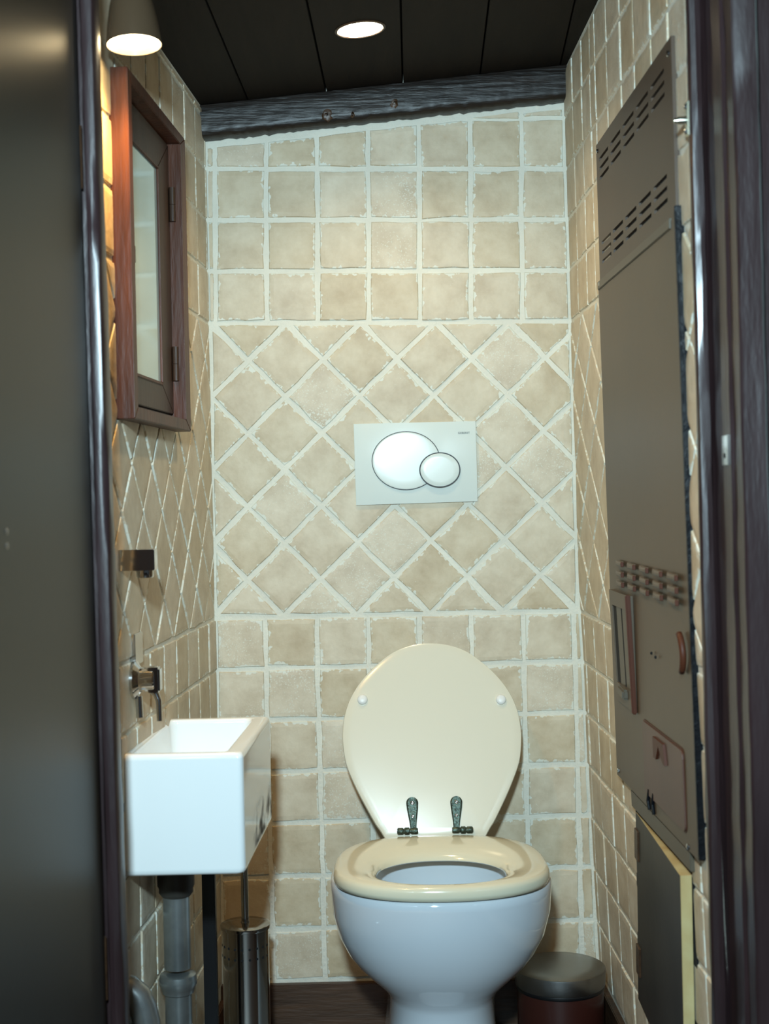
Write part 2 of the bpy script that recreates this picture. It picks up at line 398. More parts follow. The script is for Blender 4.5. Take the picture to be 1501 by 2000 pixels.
# ---- side walls
def side_wall(name, W, label, y_near, zs, cols_up, cols_dn, dnode, skip, top, grout):
    n = 14; vs = []; fs = []
    for i in range(n+1):
        v = lerp(0, 2.12, i/n); vs += [W(y_near, v, 0), W(YB+.03, v, 0)]
    for i in range(n): fs.append((2*i, 2*i+1, 2*i+3, 2*i+2))
    wall = pyd(name, vs, fs, M_grout); tag(wall, label, kind='structure')
    def put(q):
        q = clip(q, -1, 0, YB-.004); q = clip(q, 1, 0, -y_near-.004) if len(q) > 2 else q
        if len(q) > 2: q = clip_line(q, (YB, top(YB)), (1.5, top(1.5)))
        if len(q) < 3 or skip(q): return
        make_tile(W, q, wall, grout)
    zu, zd = zs
    for rows, cols in ((zu, cols_up), (zd, cols_dn)):
        for a, b in zip(rows, rows[1:]):
            for c, d in zip(cols, cols[1:]): put([(d, b), (c, b), (c, a), (d, a)])
    zt, zb_ = zu[-1], zd[0]
    for j in range(0, 9):
        for i in range(-2, 9):
            k = i if j % 2 else i+.5
            q = [dnode(k, j+1), dnode(k+.5, j), dnode(k, j-1), dnode(k-.5, j)]
            q = [(u, lerp(zt-.001, zb_+.001, t)) for u, t in q]
            q = clip(q, 0, -1, zt); q = clip(q, 0, 1, -zb_) if len(q) > 2 else q
            if len(q) > 2: put(q)
    return wall
def wall_rows(rows, side):
    return [at_y(405 if side == 0 else 1118, r_[side], YB).z for r_ in rows]
zl = (wall_rows(up_rows, 0), wall_rows(dn_rows, 0)); zr = (wall_rows(up_rows, 1), wall_rows(dn_rows, 1))
WIN = (2.203, 2.652, 1.254, 1.797)
def skip_l(q): return all(WIN[0]+.01 < u < WIN[1]-.01 and WIN[2]+.01 < v < WIN[3]-.01 for u, v in q)
PAN = (1.985, 2.615, .605, 1.762)
LOW = (2.04, 2.50, .195, .605)
def inside(q, r_): return all(r_[0] < u < r_[1] and r_[2] < v < r_[3] for u, v in q)
def skip_r(q): return inside(q, PAN) or inside(q, LOW)
wl = side_wall('wall_left', Wl, 'left wall of square beige tiles with a diagonal band', 1.95, zl,
               [3.09, 3.008] + [2.901-.111*k for k in range(10)], [3.04] + [2.932-.1075*k for k in range(10)],
               lambda k, j: (2.885-.1485*k + .0, j/8) if True else None, skip_l, lambda u: ceil_z(Wl(u, 1)[0])-.005, .0052)
wr = side_wall('wall_right', Wr, 'right wall of square beige tiles with a diagonal band', 1.90, zr,
               [3.02, 2.903, 2.789, 2.691, 2.634, 2.516, 2.39, 2.28, 2.151, 2.035, 1.92], [3.10, 2.978, 2.857, 2.729, 2.607, 2.492, 2.375, 2.255, 2.135, 2.015, 1.90],
               lambda k, j: (2.868-.178*k-.010*j, j/8), skip_r, lambda u: ceil_z(Wr(u, 2)[0])-.006, .0052)

# ---- ceiling of dark boards, rising to the right
ce = pyd('ceiling', [(-1.0, 1.84, ceil_z(-1.0)+.03), (.9, 1.84, ceil_z(.9)+.03), (.9, 3.1, ceil_z(.9)+.03), (-1.0, 3.1, ceil_z(-1.0)+.03)], [(0, 1, 2, 3)], M_gap)
tag(ce, 'sloping ceiling of dark stained boards', kind='structure')
def on_ceil(px, py):
    d = ray(px, py); k = .071/.765; c0 = 1.950+.348*k
    t = (c0-HCAM)/(d.z-k*d.x); p = EYE+d*t; return p
lines = []
for a, b in (((400.6, 0), (480.6, 189)), ((598, 0), (635, 173)), ((782, 0), (786, 160)), ((955, 0), (938, 139)), ((1123, 0), (1101, 96))):
    p, q = on_ceil(*a), on_ceil(*b); s = (q.x-p.x)/(q.y-p.y); lines.append((q.x-s*(q.y-3.03), s))
lines = [(lines[0][0]-.174, lines[0][1]+.006)] + lines + [(lines[-1][0]+.17, lines[-1][1])]
for (xa, sa), (xb, sb) in zip(lines, lines[1:]):
    y0, y1 = 1.85, 3.03; g = .0016
    A = [(xa+sa*(y0-3.03)+g, y0), (xb+sb*(y0-3.03)-g, y0), (xb-g, y1), (xa+g, y1)]
    dz = random.uniform(-.0006, .0006)
    bm = hexa([(x, y, ceil_z(x)+dz) for x, y in A] + [(x, y, ceil_z(x)+.022) for x, y in A], .0012, 1)
    bmo('plank', bm, M_plank, ce)
# ---- beam along the top of the back wall
bm = bmesh.new(); nx = 90; secs = []
for i in range(nx+1):
    x = lerp(-.352, .420, i/nx); zt, zb_ = ceil_z(x)-.001, beam_low(x)
    e = random.gauss(0, .0016)
    prof = [(3.018, zb_+e*.6), (2.985, zb_+e*.4), (2.978, zb_+.004+e), (2.975+random.gauss(0, .0006), zb_+.012)]
    for t in (.25, .45, .65, .85): prof.append((2.9745+random.gauss(0, .0005), lerp(zb_, zt, t)))
    prof += [(2.977, zt), (3.018, zt)]
    secs.append([bm.verts.new((x, y, z)) for y, z in prof])
for A, B in zip(secs, secs[1:]):
    for i in range(len(A)): bm.faces.new((A[i], A[(i+1) % len(A)], B[(i+1) % len(A)], B[i]))
bm.faces.new(secs[0]); bm.faces.new(secs[-1])
beam = bmo('trim_1', bm, M_beam); auto_smooth(beam, 60)
tag(beam, 'rough dark lacquered beam sloping above the back wall', kind='structure')
for px, py, rr in ((638, 222, .013), (769, 201, .010), (688, 224, .005)):
    p = at_y(px, py, 2.975); bm = bmesh.new()
    lathe(bm, [(rr, -.001), (rr*.9, .0008), (rr*.5, .0016), (.001, .0018)], (p.x, 2.9755, p.z), (0, -1, 0), 14)
    for v in bm.verts: v.co.x += random.gauss(0, .0012); v.co.z = p.z+(v.co.z-p.z)*1.25+random.gauss(0, .0012)
    bmo('knot', bm, M_dark, beam, True)

# ---- floor and dark baseboards
fl_o = bmo('floor', box(-1.2, 1.2, -.6, 3.05, -.03, 0), M_floor); tag(fl_o, 'dark wooden floor', kind='structure')
o = bmo('baseboard_back', box(-.36, .465, 3.002, 3.0195, 0, .096, .002), M_dark); tag(o, 'dark brown wooden baseboard under the back wall tiles', kind='structure')
bm = hexa([Wr(1.99, 0, 0), Wr(3.0, 0, 0), Wr(3.0, 0, .014), Wr(1.99, 0, .014), Wr(1.99, .100, 0), Wr(3.0, .100, 0), Wr(3.0, .100, .014), Wr(1.99, .100, .014)], .002)
o = bmo('baseboard_right', bm, M_dark); tag(o, 'dark wooden baseboard under the right wall tiles', kind='structure')
bm = hexa([Wl(1.99, 0, 0), Wl(3.0, 0, 0), Wl(3.0, 0, .012), Wl(1.99, 0, .012), Wl(1.99, .07, 0), Wl(3.0, .07, 0), Wl(3.0, .07, .012), Wl(1.99, .07, .012)], .002)
o = bmo('baseboard_left', bm, M_dark); tag(o, 'dark wooden baseboard under the left wall tiles', kind='structure')

# ---- doorway: hall wall, frame, open door
LEAN = -.0085     # the frame leans: x grows downwards
def lean_extrude(prof, z0, z1, n=24, wob=.00045):
    bm = bmesh.new(); secs = []
    for i in range(n+1):
        z = lerp(z0, z1, i/n); secs.append([bm.verts.new((x+LEAN*(z-1.2)+random.gauss(0, wob), y+random.gauss(0, wob), z)) for x, y in prof])
    k = len(prof)
    for A, B in zip(secs, secs[1:]):
        for i in range(k): bm.faces.new((A[i], A[(i+1) % k], B[(i+1) % k], B[i]))
    bm.faces.new(secs[0]); bm.faces.new(secs[-1]); return bm
rj = lean_extrude([(.4405, 1.936), (.4345, 1.902), (.437, 1.897), (.444, 1.895), (.451, 1.897), (.4535, 1.905), (.457, 1.897), (.4575, 1.850), (.4540, 1.846), (.4555, 1.812), (.4595, 1.808), (.4595, 1.771), (.4625, 1.768), (.489, 1.768), (.4918, 1.771), (.4918, 1.803), (.53, 1.803), (.53, 1.936)], 0, 2.0, 40)
rj = bmo('trim_2', rj, M_frame); auto_smooth(rj, 32); tag(rj, 'glossy purple brown door frame post on the right', kind='structure')
lj = lean_extrude([(-.361, 1.974), (-.3605, 1.938), (-.364, 1.932), (-.371, 1.930), (-.378, 1.932), (-.380, 1.938), (-.381, 1.945), (-.44, 1.945), (-.44, 1.974)], 0, 2.0, 40)
lj = bmo('trim_3', lj, M_frame); auto_smooth(lj, 38); tag(lj, 'glossy purple brown door frame post on the left', kind='structure')
o = bmo('trim_4', box(-.44, .53, 1.87, 1.935, 1.93, 2.0, .003), M_frame); tag(o, 'dark head of the door frame over the doorway', kind='structure')
bm = bmesh.new()
for q in ((.4922, 1.4, 0, 2.35), (-1.3, -.47, 0, 2.35)):
    b2 = box(q[0], q[1], 1.804, 1.935, q[2], q[3]); me = bpy.data.meshes.new('t'); b2.to_mesh(me); b2.free(); bm.from_mesh(me)
b2 = box(-.47, .4975, 1.88, 1.935, 2.001, 2.35); me = bpy.data.meshes.new('t'); b2.to_mesh(me); b2.free(); bm.from_mesh(me)
o = bmo('wall_front', bm, M_hall); tag(o, 'pale hall wall around the doorway', kind='structure')
# open door, hinged at the left post, its inner face towards the room
dr = struct_empty('door_1', 'dark lacquered door standing open at the left edge'); dr.location = (-.40, 1.90, 0)
bpy.context.view_layer.update()
def dpart(name, bm, m, parent=dr):
    o = bmo(name, bm, m, parent); o.matrix_parent_inverse = parent.matrix_world.inverted() if parent is dr else Matrix.Translation((.40, -1.90, 0)); return o
bm = box(-.418, -.382, 1.145, 1.922, .012, 1.92, .003)
for v in bm.verts: v.co.x += LEAN*(v.co.z-1.2)
dpart('door_leaf', bm, M_door)
for z in (.45, 1.55):
    bm = bmesh.new(); lathe(bm, [(.0065, 0), (.0065, .085)], (-.388+LEAN*(z-1.2), 1.930, z), n=14); dpart('hinge', bm, M_dark)
for z in (1.083, 1.098):
    p = at_y(22, 1040 if z > 1.09 else 1060, 1.45); bm = bmesh.new(); lathe(bm, [(.0035, 0), (.0032, .0012), (.001, .0018)], (-.3815, 1.475, z), (1, 0, 0), 12); dpart('screw', bm, M_chrome)

# ---- little framed window in the left wall
wn = struct_empty('window_1', 'small red brown wooden window with pale glass, high on left wall'); u0_, u1_, v0_, v1_ = WIN
def frame_bar(name, pts_out, pts_in, o0, o1, m, parent, bev=.0012):
    a, b = pts_out; c, d = pts_in
    bm = hexa([Wl(*a, o0), Wl(*b, o0), Wl(*d, o0), Wl(*c, o0), Wl(*a, o1), Wl(*b, o1), Wl(*d, o1), Wl(*c, o1)], bev, 2)
    return bmo(name, bm, m, parent)
def frame4(name, ru, ri, o0, o1, m, parent):
    O = [(ru[0], ru[2]), (ru[1], ru[2]), (ru[1], ru[3]), (ru[0], ru[3])]; I = [(ri[0], ri[2]), (ri[1], ri[2]), (ri[1], ri[3]), (ri[0], ri[3])]
    for i in range(4): frame_bar(name, (O[i], O[(i+1) % 4]), (I[i], I[(i+1) % 4]), o0, o1, m, parent)
frame4('frame_bar', (u0_, u1_, v0_, v1_), (u0_+.026, u1_-.044, v0_+.020, v1_-.020), -.004, .030, M_winwood, wn)
si = (u0_+.027, u1_-.046, v0_+.030, v1_-.022)
pi_ = (si[0]+.040, 2.505, 1.335, 1.709)
sash = struct_empty('sash', ''); del sash['label']; del sash['kind']; sash.parent = wn
frame4('sash_rail', si, pi_, .0030, .0078, M_sash, sash)
bmo('pane', wbox(Wl, pi_[0]-.004, pi_[1]+.004, pi_[2]-.004, pi_[3]+.004, .0044, .0062), M_glass, sash)
bmo('sill_gap', wbox(Wl, si[0], si[1], v0_+.020, v0_+.030, .003, .0042), M_hole, wn)
frame4('bead', (pi_[0]-.006, pi_[1]+.006, pi_[2]-.006, pi_[3]+.006), pi_, .0062, .0100, M_winwood, sash)
for v in (1.635, 1.345):
    bm = bmesh.new(); lathe(bm, [(.0055, 0), (.0055, .030), (.0045, .0305), (.0055, .031), (.0055, .062)], Wl(u1_-.050, v, .014), n=12); bmo('hinge', bm, M_sash, wn)
bm = wbox(Wl, pi_[0]-.002, pi_[0]+.008, 1.505, 1.535, .012, .020, .002); bmo('catch', bm, M_sash, sash)

# ================================================================== access panel on the right wall
ap = thing('access_panel', 'tall brown enamelled metal service panel with louvres on right wall', 'panel', Wr(2.3, .605, 0))
def apart(name, bm, m, parent=None, smooth=False):
    o = bmo(name, bm, m, parent or ap, smooth); o.matrix_parent_inverse = ap.matrix_world.inverted()
    return o
PI = ap.matrix_world.inverted()
def sub(name, bm, m, parent, smooth=False): return bmo(name, bm, m, parent, smooth)
def holed_plate(y0, y1, z0, z1, holes, o1, depth):
    us = sorted({y0, y1, *[h[0] for h in holes], *[h[1] for h in holes]}); vs_ = sorted({z0, z1, *[h[2] for h in holes], *[h[3] for h in holes]})
    bm = bmesh.new(); cache = {}
    def V(u, v, o):
        k = (round(u, 5), round(v, 5), round(o, 5))
        if k not in cache: cache[k] = bm.verts.new(Wr(u, v, o))
        return cache[k]
    def isin(u, v): return any(h[0] < u < h[1] and h[2] < v < h[3] for h in holes)
    for a, b in zip(us, us[1:]):
        for c, d in zip(vs_, vs_[1:]):
            if not isin((a+b)/2, (c+d)/2): bm.faces.new((V(a, c, o1), V(b, c, o1), V(b, d, o1), V(a, d, o1)))
    for (a, b, c, d) in list(holes)+[(y0, y1, z0, z1)]:
        o0 = 0 if (a, b, c, d) == (y0, y1, z0, z1) else o1-depth
        for p, q in (((a, c), (b, c)), ((b, c), (b, d)), ((b, d), (a, d)), ((a, d), (a, c))):
            us2 = [u for u in us if min(p[0], q[0]) <= u <= max(p[0], q[0])]; vs2 = [v for v in vs_ if min(p[1], q[1]) <= v <= max(p[1], q[1])]
            if p[1] == q[1]: seq = [(u, p[1]) for u in us2]
            else: seq = [(p[0], v) for v in vs2]
            for s, t in zip(seq, seq[1:]): bm.faces.new((V(*s, o1), V(*t, o1), V(*t, o0), V(*s, o0)))
    return bm
y0p, y1p, z0p, z1p = PAN
cols = [2.088, 2.200, 2.312, 2.426, 2.540]; slots = []
for zc in (1.729, 1.712, 1.695): slots += [(c-.046, c+.046, zc-.0031, zc+.0031) for c in cols]
for zc in (1.578, 1.561, 1.544): slots += [(c-.046, c+.046, zc-.0031, zc+.0031) for c in cols]
apart('louvre_plate', holed_plate(1.992, y1p, 1.490, z1p, slots, .008, .005), M_louv)
apart('dark_backing', wbox(Wr, 2.0, 2.60, 1.495, 1.755, .001, .0035), M_hole)
apart('main_plate', wbox(Wr, y0p, 2.612, z0p, 1.508, .0008, .012, .0012), M_panel)
apart('cover_strip', wbox(Wr, 2.008, 2.606, 1.496, 1.511, .010, .0145, .001), M_panel2)
apart('edge_seal', wbox(Wr, y0p-.006, y0p+.0015, z0p+.004, 1.523, -.001, .0128, .001), M_black)
for u in (2.580, 2.0): pass
for i, zc in enumerate((1.001, .983, .9655)):
    for c in (2.478, 2.374, 2.270, 2.167, 2.064):
        bm = bmesh.new(); secs = []
        for t, h in ((0, .0008), (.25, .0042), (.8, .0062), (1, .0062)):
            u = c+.036-.072*t; secs.append([bm.verts.new(Wr(u, zc+a, .0118+h*b)) for a, b in ((-.0052, 0), (-.0042, .6), (-.0015, 1), (.0015, 1), (.0042, .6), (.0052, 0))])
        for A, B in zip(secs, secs[1:]):
            for q in range(5): bm.faces.new((A[q], A[q+1], B[q+1], B[q]))
        bm.faces.new(secs[0]); bm.faces.new(secs[-1])
        v_ = apart('louvre', bm, M_panel)
        bm = wbox(Wr, c-.0375, c-.0355, zc-.0042, zc+.0042, .0118, .0172, .0006, 1); bmo('louvre_mouth', bm, M_rust, v_)
# recessed lever
rc = apart('recess_frame', holed_plate(2.395, 2.572, .752, .950, [(2.425, 2.550, .785, .924)], .0155, .0105), M_panel)
bmo('recess_floor', wbox(Wr, 2.42, 2.552, .780, .930, .0121, .0127), M_panel2, rc)
bmo('slot', wbox(Wr, 2.524, 2.549, .786, .923, .0127, .0131), M_hole, rc)
bmo('guide_slot', wbox(Wr, 2.470, 2.478, .786, .923, .0127, .0131), M_hole, rc)
bmo('frame_lip', wbox(Wr, 2.389, 2.3965, .750, .952, .0118, .0205, .002), M_rust, rc)
bm = hexa([Wr(2.50, .770, .012), Wr(2.45, .766, .012), Wr(2.45, .766, .026), Wr(2.50, .770, .026), Wr(2.50, .787, .012), Wr(2.45, .783, .012), Wr(2.45, .783, .024), Wr(2.50, .787, .024)], .003, 2)
bmo('lever', bm, M_panel2, rc)
# bow handle near the front edge
bm = bmesh.new(); pts = [Wr(2.022-.016*math.sin(math.pi*t)**.7, lerp(.868, .922, t), .0145) for t in [i/12 for i in range(13)]]
tube(bm, pts, .0048, 10); apart('pull_handle', bm, M_rust, smooth=True)
# small hatch
def rrect(u0, u1, v0, v1, r_, n=5):
    out = []
    for cu, cv, a in ((u1-r_, v1-r_, 0), (u0+r_, v1-r_, 90), (u0+r_, v0+r_, 180), (u1-r_, v0+r_, 270)):
        for i in range(n+1): t = R(a+90*i/n); out.append((cu+r_*math.cos(t), cv+r_*math.sin(t)))
    return out
ht = apart('hatch_door', wall_poly(Wr, rrect(2.052, 2.340, .630, .749, .012), .0122, .0146), M_hatch)
apart('hatch_gap', wall_poly(Wr, rrect(2.049, 2.343, .6275, .752, .013), .0115, .0124), M_rust)
bmo('hatch_catch', wall_poly(Wr, [(2.240, .739), (2.165, .739), (2.155, .708), (2.172, .708), (2.200, .730), (2.222, .706), (2.240, .706)], .0145, .0185), M_rust, ht)
for u, v in ((2.045, .612), (2.588, .618), (2.598, 1.748), (2.008, 1.742), (2.590, 1.505), (2.205, .868), (2.235, .871)):
    bm = bmesh.new(); c = Vector(Wr(u, v, .008 if v > 1.6 else .0120)); r_ = .0048 if not (.8 < v < .9) else .0025
    lathe(bm, [(r_, 0), (r_*.95, .0022), (r_*.5, .0032), (.0004, .0034)], c, (-1, 0, 0), 12); apart('screw', bm, M_chrome if r_ > .003 else M_hole)
for u in (2.31, 2.275):
    bm = bmesh.new(); tube(bm, [Wr(u, .607, .014), Wr(u+.004, .622, .015), Wr(u, .640, .013)], .003, 8); apart('wire_clip', bm, M_black)

# ---- lower service cupboard with its board ajar
lc = thing('service_cupboard', 'low charcoal cupboard door ajar below the brown metal panel', 'cupboard', Wr(2.3, .12, 0))
def lpart(name, bm, m, parent=None):
    o = bmo(name, bm, m, parent or lc); o.matrix_parent_inverse = lc.matrix_world.inverted() if not parent else Matrix(); return o
ZLO, ZHI = .208, .564
def u_far(z): return lerp(2.487, 2.560, (.575-z)/.36)
def u_near(z): return lerp(2.062, 2.112, (.575-z)/.36)
def off_out(t): return .0036+.0180*t           # t: 0 at the hinged far edge, 1 at the free edge
def slab(t0, t1, za, zb_, inn, out, bev=.0006):
    P = []
    for z in (za, zb_):
        for t, k in ((t0, inn), (t1, inn), (t1, out), (t0, out)):
            P.append(Wr(lerp(u_far(z), u_near(z), t), z, off_out(t)+k))
    return hexa(P, bev, 1)
dl = lpart('door_board', slab(0, .994, ZLO, ZHI, -.0165, 0), M_slate)
bmo('front_edge', slab(.9935, 1.0, ZLO, ZHI, -.0165, .0002), M_edge, dl)
bmo('top_edge', slab(.02, 1.0, ZHI, ZHI+.0012, -.0165, .0002, .0002), M_edge, dl)
for z0 in (.480, .262):
    bmo('hinge', slab(.004, .085, z0, z0+.055, -.002, .003), M_dark, dl)
lpart('head_rail', wbox(Wr, 2.050, 2.490, .574, .603, .0005, .010, .001), M_panel2)
lpart('cavity', wbox(Wr, 2.068, 2.49, ZLO+.002, .574, .0002, .0034), M_hole)

# ================================================================== flush plate
pt = thing('flush_plate', 'white dual flush plate with two oval buttons on the back wall', 'flush plate', (.089, 3.016, 1.11))
def ppart(name, bm, m, smooth=False):
    o = bmo(name, bm, m, pt, smooth); o.matrix_parent_inverse = pt.matrix_world.inverted(); return o
cs = [(-.038, 1.109), (.219, 1.112), (.218, 1.282), (-.040, 1.281)]
bm = bmesh.new(); n = 16; secs = []
# shallow curved face: thickest in the middle
for i in range(n+1):
    t = i/n; zL, zR = lerp(cs[0][1], cs[3][1], t), lerp(cs[1][1], cs[2][1], t); xl, xr_ = lerp(cs[0][0], cs[3][0], t), lerp(cs[1][0], cs[2][0], t)
    o_ = .0075+.0075*math.sin(math.pi*min(max((t+.02)/1.04, 0), 1))**.7
    secs.append([bm.verts.new((xl, 3.019, zL)), bm.verts.new((xl, 3.02-o_+.001, zL)), bm.verts.new((xl+.002, 3.02-o_, zL)), bm.verts.new((xr_-.002, 3.02-o_, zR)), bm.verts.new((xr_, 3.02-o_+.001, zR)), bm.verts.new((xr_, 3.019, zR))])
for A, B in zip(secs, secs[1:]):
    for i in range(6): bm.faces.new((A[i], A[(i+1) % 6], B[(i+1) % 6], B[i]))
bm.faces.new(secs[0]); bm.faces.new(secs[-1])
auto_smooth(ppart('plate', bm, M_plate), 30)
def ellipse_dome(cx, cz, a, b, y, h, flat=False):
    bm = bmesh.new(); n = 64; rings = []
    prof = [(1, 0), (1, .6), (.985, .85), (.95, 1.0), (.7, 1.04), (.35, 1.07), (.02, 1.08)] if not flat else [(1, 0), (1, 1), (.02, 1)]
    for s, k in prof: rings.append([bm.verts.new((cx+a*s*math.cos(2*math.pi*i/n), y-h*k, cz+b*s*math.sin(2*math.pi*i/n))) for i in range(n)])
    for A, B in zip(rings, rings[1:]):
        for i in range(n): bm.faces.new((A[i], A[(i+1) % n], B[(i+1) % n], B[i]))
    bm.faces.new(rings[-1]); return bm
ppart('button_gap', ellipse_dome(.069, 1.201, .0725, .0622, 3.0062, .0013, True), M_line)
auto_smooth(ppart('flush_button', ellipse_dome(.069, 1.201, .0710, .0607, 3.006, .0017), M_plate), 50)
ppart('button_gap', ellipse_dome(.140, 1.180, .0435, .0373, 3.0058, .0044, True), M_line)
auto_smooth(ppart('flush_button', ellipse_dome(.140, 1.180, .0420, .0358, 3.0055, .0046), M_plate), 50)
tc = bpy.data.curves.new('brand_lettering', 'FONT'); tc.body = 'GEBERIT'; tc.size = .0062; tc.align_x = 'CENTER'; tc.extrude = .0001; tc.space_character = 1.1
to = bpy.data.objects.new('tmp', tc); C.objects.link(to); bpy.context.view_layer.update()
me = bpy.data.meshes.new_from_object(to.evaluated_get(bpy.context.evaluated_depsgraph_get())); bpy.data.objects.remove(to)
me.transform(Matrix.Translation((.1925, 3.0073, 1.2553)) @ Matrix.Rotation(R(90), 4, 'X'))
lt = link('brand_lettering', me, M_line, pt); lt.matrix_parent_inverse = pt.matrix_world.inverted()

# ================================================================== toilet
TX = .109
tl = thing('toilet', 'white toilet with raised cream lid and seat against the back wall', 'toilet', (TX, 2.8, 0))
TI = tl.matrix_world.inverted()
def tpart(name, bm, m, smooth=True, parent=None):
    o = bmo(name, bm, m, parent or tl, smooth)
    if not parent: o.matrix_parent_inverse = TI
    return o
def egg(hw, yf, yb, yw, nf=2.2, nb=2.6, n=72):
    out = []
    for i in range(n):
        a = 2*math.pi*i/n; c, s = math.cos(a), math.sin(a)
        e = nf if s < 0 else nb
        x = math.copysign(abs(c)**(2/e), c)*hw; y = math.copysign(abs(s)**(2/e), s)*((yw-yf) if s < 0 else (yb-yw))
        out.append((TX+x, yw+y))
    return out
def loft(secs, caps=(True, True)):
    bm = bmesh.new(); rings = [[bm.verts.new((x, y, z if not callable(z) else z(x, y))) for x, y in P] for P, z in secs]
    for A, B in zip(rings, rings[1:]):
        n = len(A)
        for i in range(n): bm.faces.new((A[i], A[(i+1) % n], B[(i+1) % n], B[i]))
    if caps[0]: bm.faces.new(rings[0])
    if caps[1]: bm.faces.new(rings[-1])
    return bm
S = []
for z, hw, yf, yb, yw, nf, nb in ((0, .120, 2.525, 2.995, 2.70, 2.5, 6), (.03, .112, 2.535, 2.995, 2.70, 2.5, 6), (.10, .103, 2.545, 2.995, 2.70, 2.4, 6), (.150, .099, 2.548, 2.99, 2.69, 2.3, 6), (.190, .0985, 2.546, 2.985, 2.68, 2.3, 5),
                                  (.204, .104, 2.538, 2.975, 2.67, 2.2, 4), (.220, .115, 2.528, 2.96, 2.66, 2.2, 3.6), (.241, .137, 2.510, 2.94, 2.65, 2.15, 3.2), (.262, .157, 2.494, 2.92, 2.645, 2.15, 3), (.285, .174, 2.480, 2.91, 2.64, 2.15, 2.9), (.320, .191, 2.463, 2.90, 2.635, 2.15, 2.8), (.364, .2010, 2.450, 2.895, 2.63, 2.2, 2.7), (.405, .2035, 2.443, 2.89, 2.63, 2.2, 2.7), (.418, .2035, 2.442, 2.89, 2.63, 2.2, 2.7), (.4225, .200, 2.446, 2.886, 2.63, 2.2, 2.7),
                                  (.4232, .190, 2.457, 2.875, 2.63, 2.2, 2.6), (.4225, .150, 2.49, 2.77, 2.62, 2.2, 2.3), (.416, .146, 2.494, 2.764, 2.62, 2.2, 2.3), (.395, .150, 2.490, 2.768, 2.62, 2.2, 2.2), (.36, .147, 2.494, 2.765, 2.62, 2.1, 2.1), (.32, .125, 2.51, 2.745, 2.62, 2, 2), (.28, .092, 2.54, 2.70, 2.62, 2, 2), (.25, .06, 2.565, 2.66, 2.62, 2, 2), (.235, .02, 2.595, 2.63, 2.62, 2, 2)):
    S.append((egg(hw, yf, yb, yw, nf, nb), z))
auto_smooth(tpart('bowl', loft(S), M_ceramic), 60)
wt = egg(.098, 2.535, 2.71, 2.62, 2, 2); tpart('water', loft([(wt, .2860), (wt, .2868)]), M_water, False)
# seat ring
def blend(A, B, t): return [(lerp(a[0], b[0], t), lerp(a[1], b[1], t)) for a, b in zip(A, B)]
ZS = .450
OUT = egg(.1975, 2.437, 2.836, 2.595, 2.25, 3.0); IN = egg(.118, 2.486, 2.712, 2.60, 2.15, 2.2)
secs = []
for t, z in ((.10, ZS-.0245), (.03, ZS-.023), (0, ZS-.016), (.012, ZS-.008), (.05, ZS-.0025), (.12, ZS), (.30, ZS+.0015), (.55, ZS), (.75, ZS-.004), (.9, ZS-.010), (.98, ZS-.017), (1, ZS-.022), (.97, ZS-.0245)):
    secs.append((blend(OUT, IN, t), z))
secs.append(secs[0])
auto_smooth(tpart('seat', loft(secs, (False, False)), M_seat), 70)
for x, y in ((-.13, 2.56), (.13, 2.56), (-.10, 2.78), (.10, 2.78)):
    tpart('seat_buffer', box(TX+x-.01, TX+x+.01, y-.015, y+.015, .4228, .4262, .001), M_buf, False)
# lid leaning back towards the wall
L0 = Vector((TX, 2.842, .452)); LD = Vector((0, .140, .367)).normalized(); LN = Vector((0, -LD.z, LD.y))
outline = [(840, 1255), (800, 1260), (765, 1274), (732, 1300), (704, 1330), (684, 1362), (673, 1393), (668.5, 1425), (669, 1455), (676, 1495), (695, 1540), (716, 1580), (733, 1610), (741, 1621), (752, 1628)]
half = []
for px, py in outline:
    d = ray(px, py); t = (L0-EYE).dot(LN)/d.dot(LN); p = EYE+d*t-L0; half.append((abs(p.x), p.dot(LD)))
half[0] = (0, half[0][1]); half[-1] = (half[-1][0], -.012)
import itertools
def catmull(P, k=4):
    out = []
    for i in range(len(P)-1):
        p0, p1, p2, p3 = P[max(i-1, 0)], P[i], P[i+1], P[min(i+2, len(P)-1)]
        if i == 0: p0 = (-p2[0], p2[1])
        for j in range(k):
            t = j/k; out.append(tuple(.5*((2*b)+(c-a)*t+(2*a-5*b+4*c-d)*t*t+(-a+3*b-3*c+d)*t**3) for a, b, c, d in zip(p0, p1, p2, p3)))
    out.append(P[-1]); return out
hc = catmull(half); lid2 = [(-x, y) for x, y in hc] + [(x, y) for x, y in hc[::-1][:-1]]
cx_, cy_ = 0, .20
bm = bmesh.new(); rings = []
for s, o_ in ((.97, -.019), (.99, -.017), (1, -.010), (1, -.006), (.993, -.0015), (.97, 0), (.9, .0006), (.5, .001), (.02, .001)):
    rings.append([bm.verts.new(L0 + Vector((1, 0, 0))*(cx_+(x-cx_)*s) + LD*(cy_+(y-cy_)*s) + LN*o_) for x, y in lid2])
for A, B in zip(rings, rings[1:]):
    n = len(A)
    for i in range(n): bm.faces.new((A[i], A[(i+1) % n], B[(i+1) % n], B[i]))
bm.faces.new(rings[0]); bm.faces.new(rings[-1])
lid = auto_smooth(tpart('lid', bm, M_lid), 50)
def lid_pt(px, py, o_=0):
    d = ray(px, py); t = (L0-EYE).dot(LN)/d.dot(LN); return EYE+d*t+LN*o_
for px, py in ((707.5, 1367), (977.5, 1367)):
    bm = bmesh.new(); lathe(bm, [(.0105, 0), (.0105, .005), (.009, .0075), (.005, .0085), (.0005, .0088)], lid_pt(px, py), LN, 24); auto_smooth(tpart('lid_buffer', bm, M_buf, True, lid), 50)
E1 = Vector((1, 0, 0))
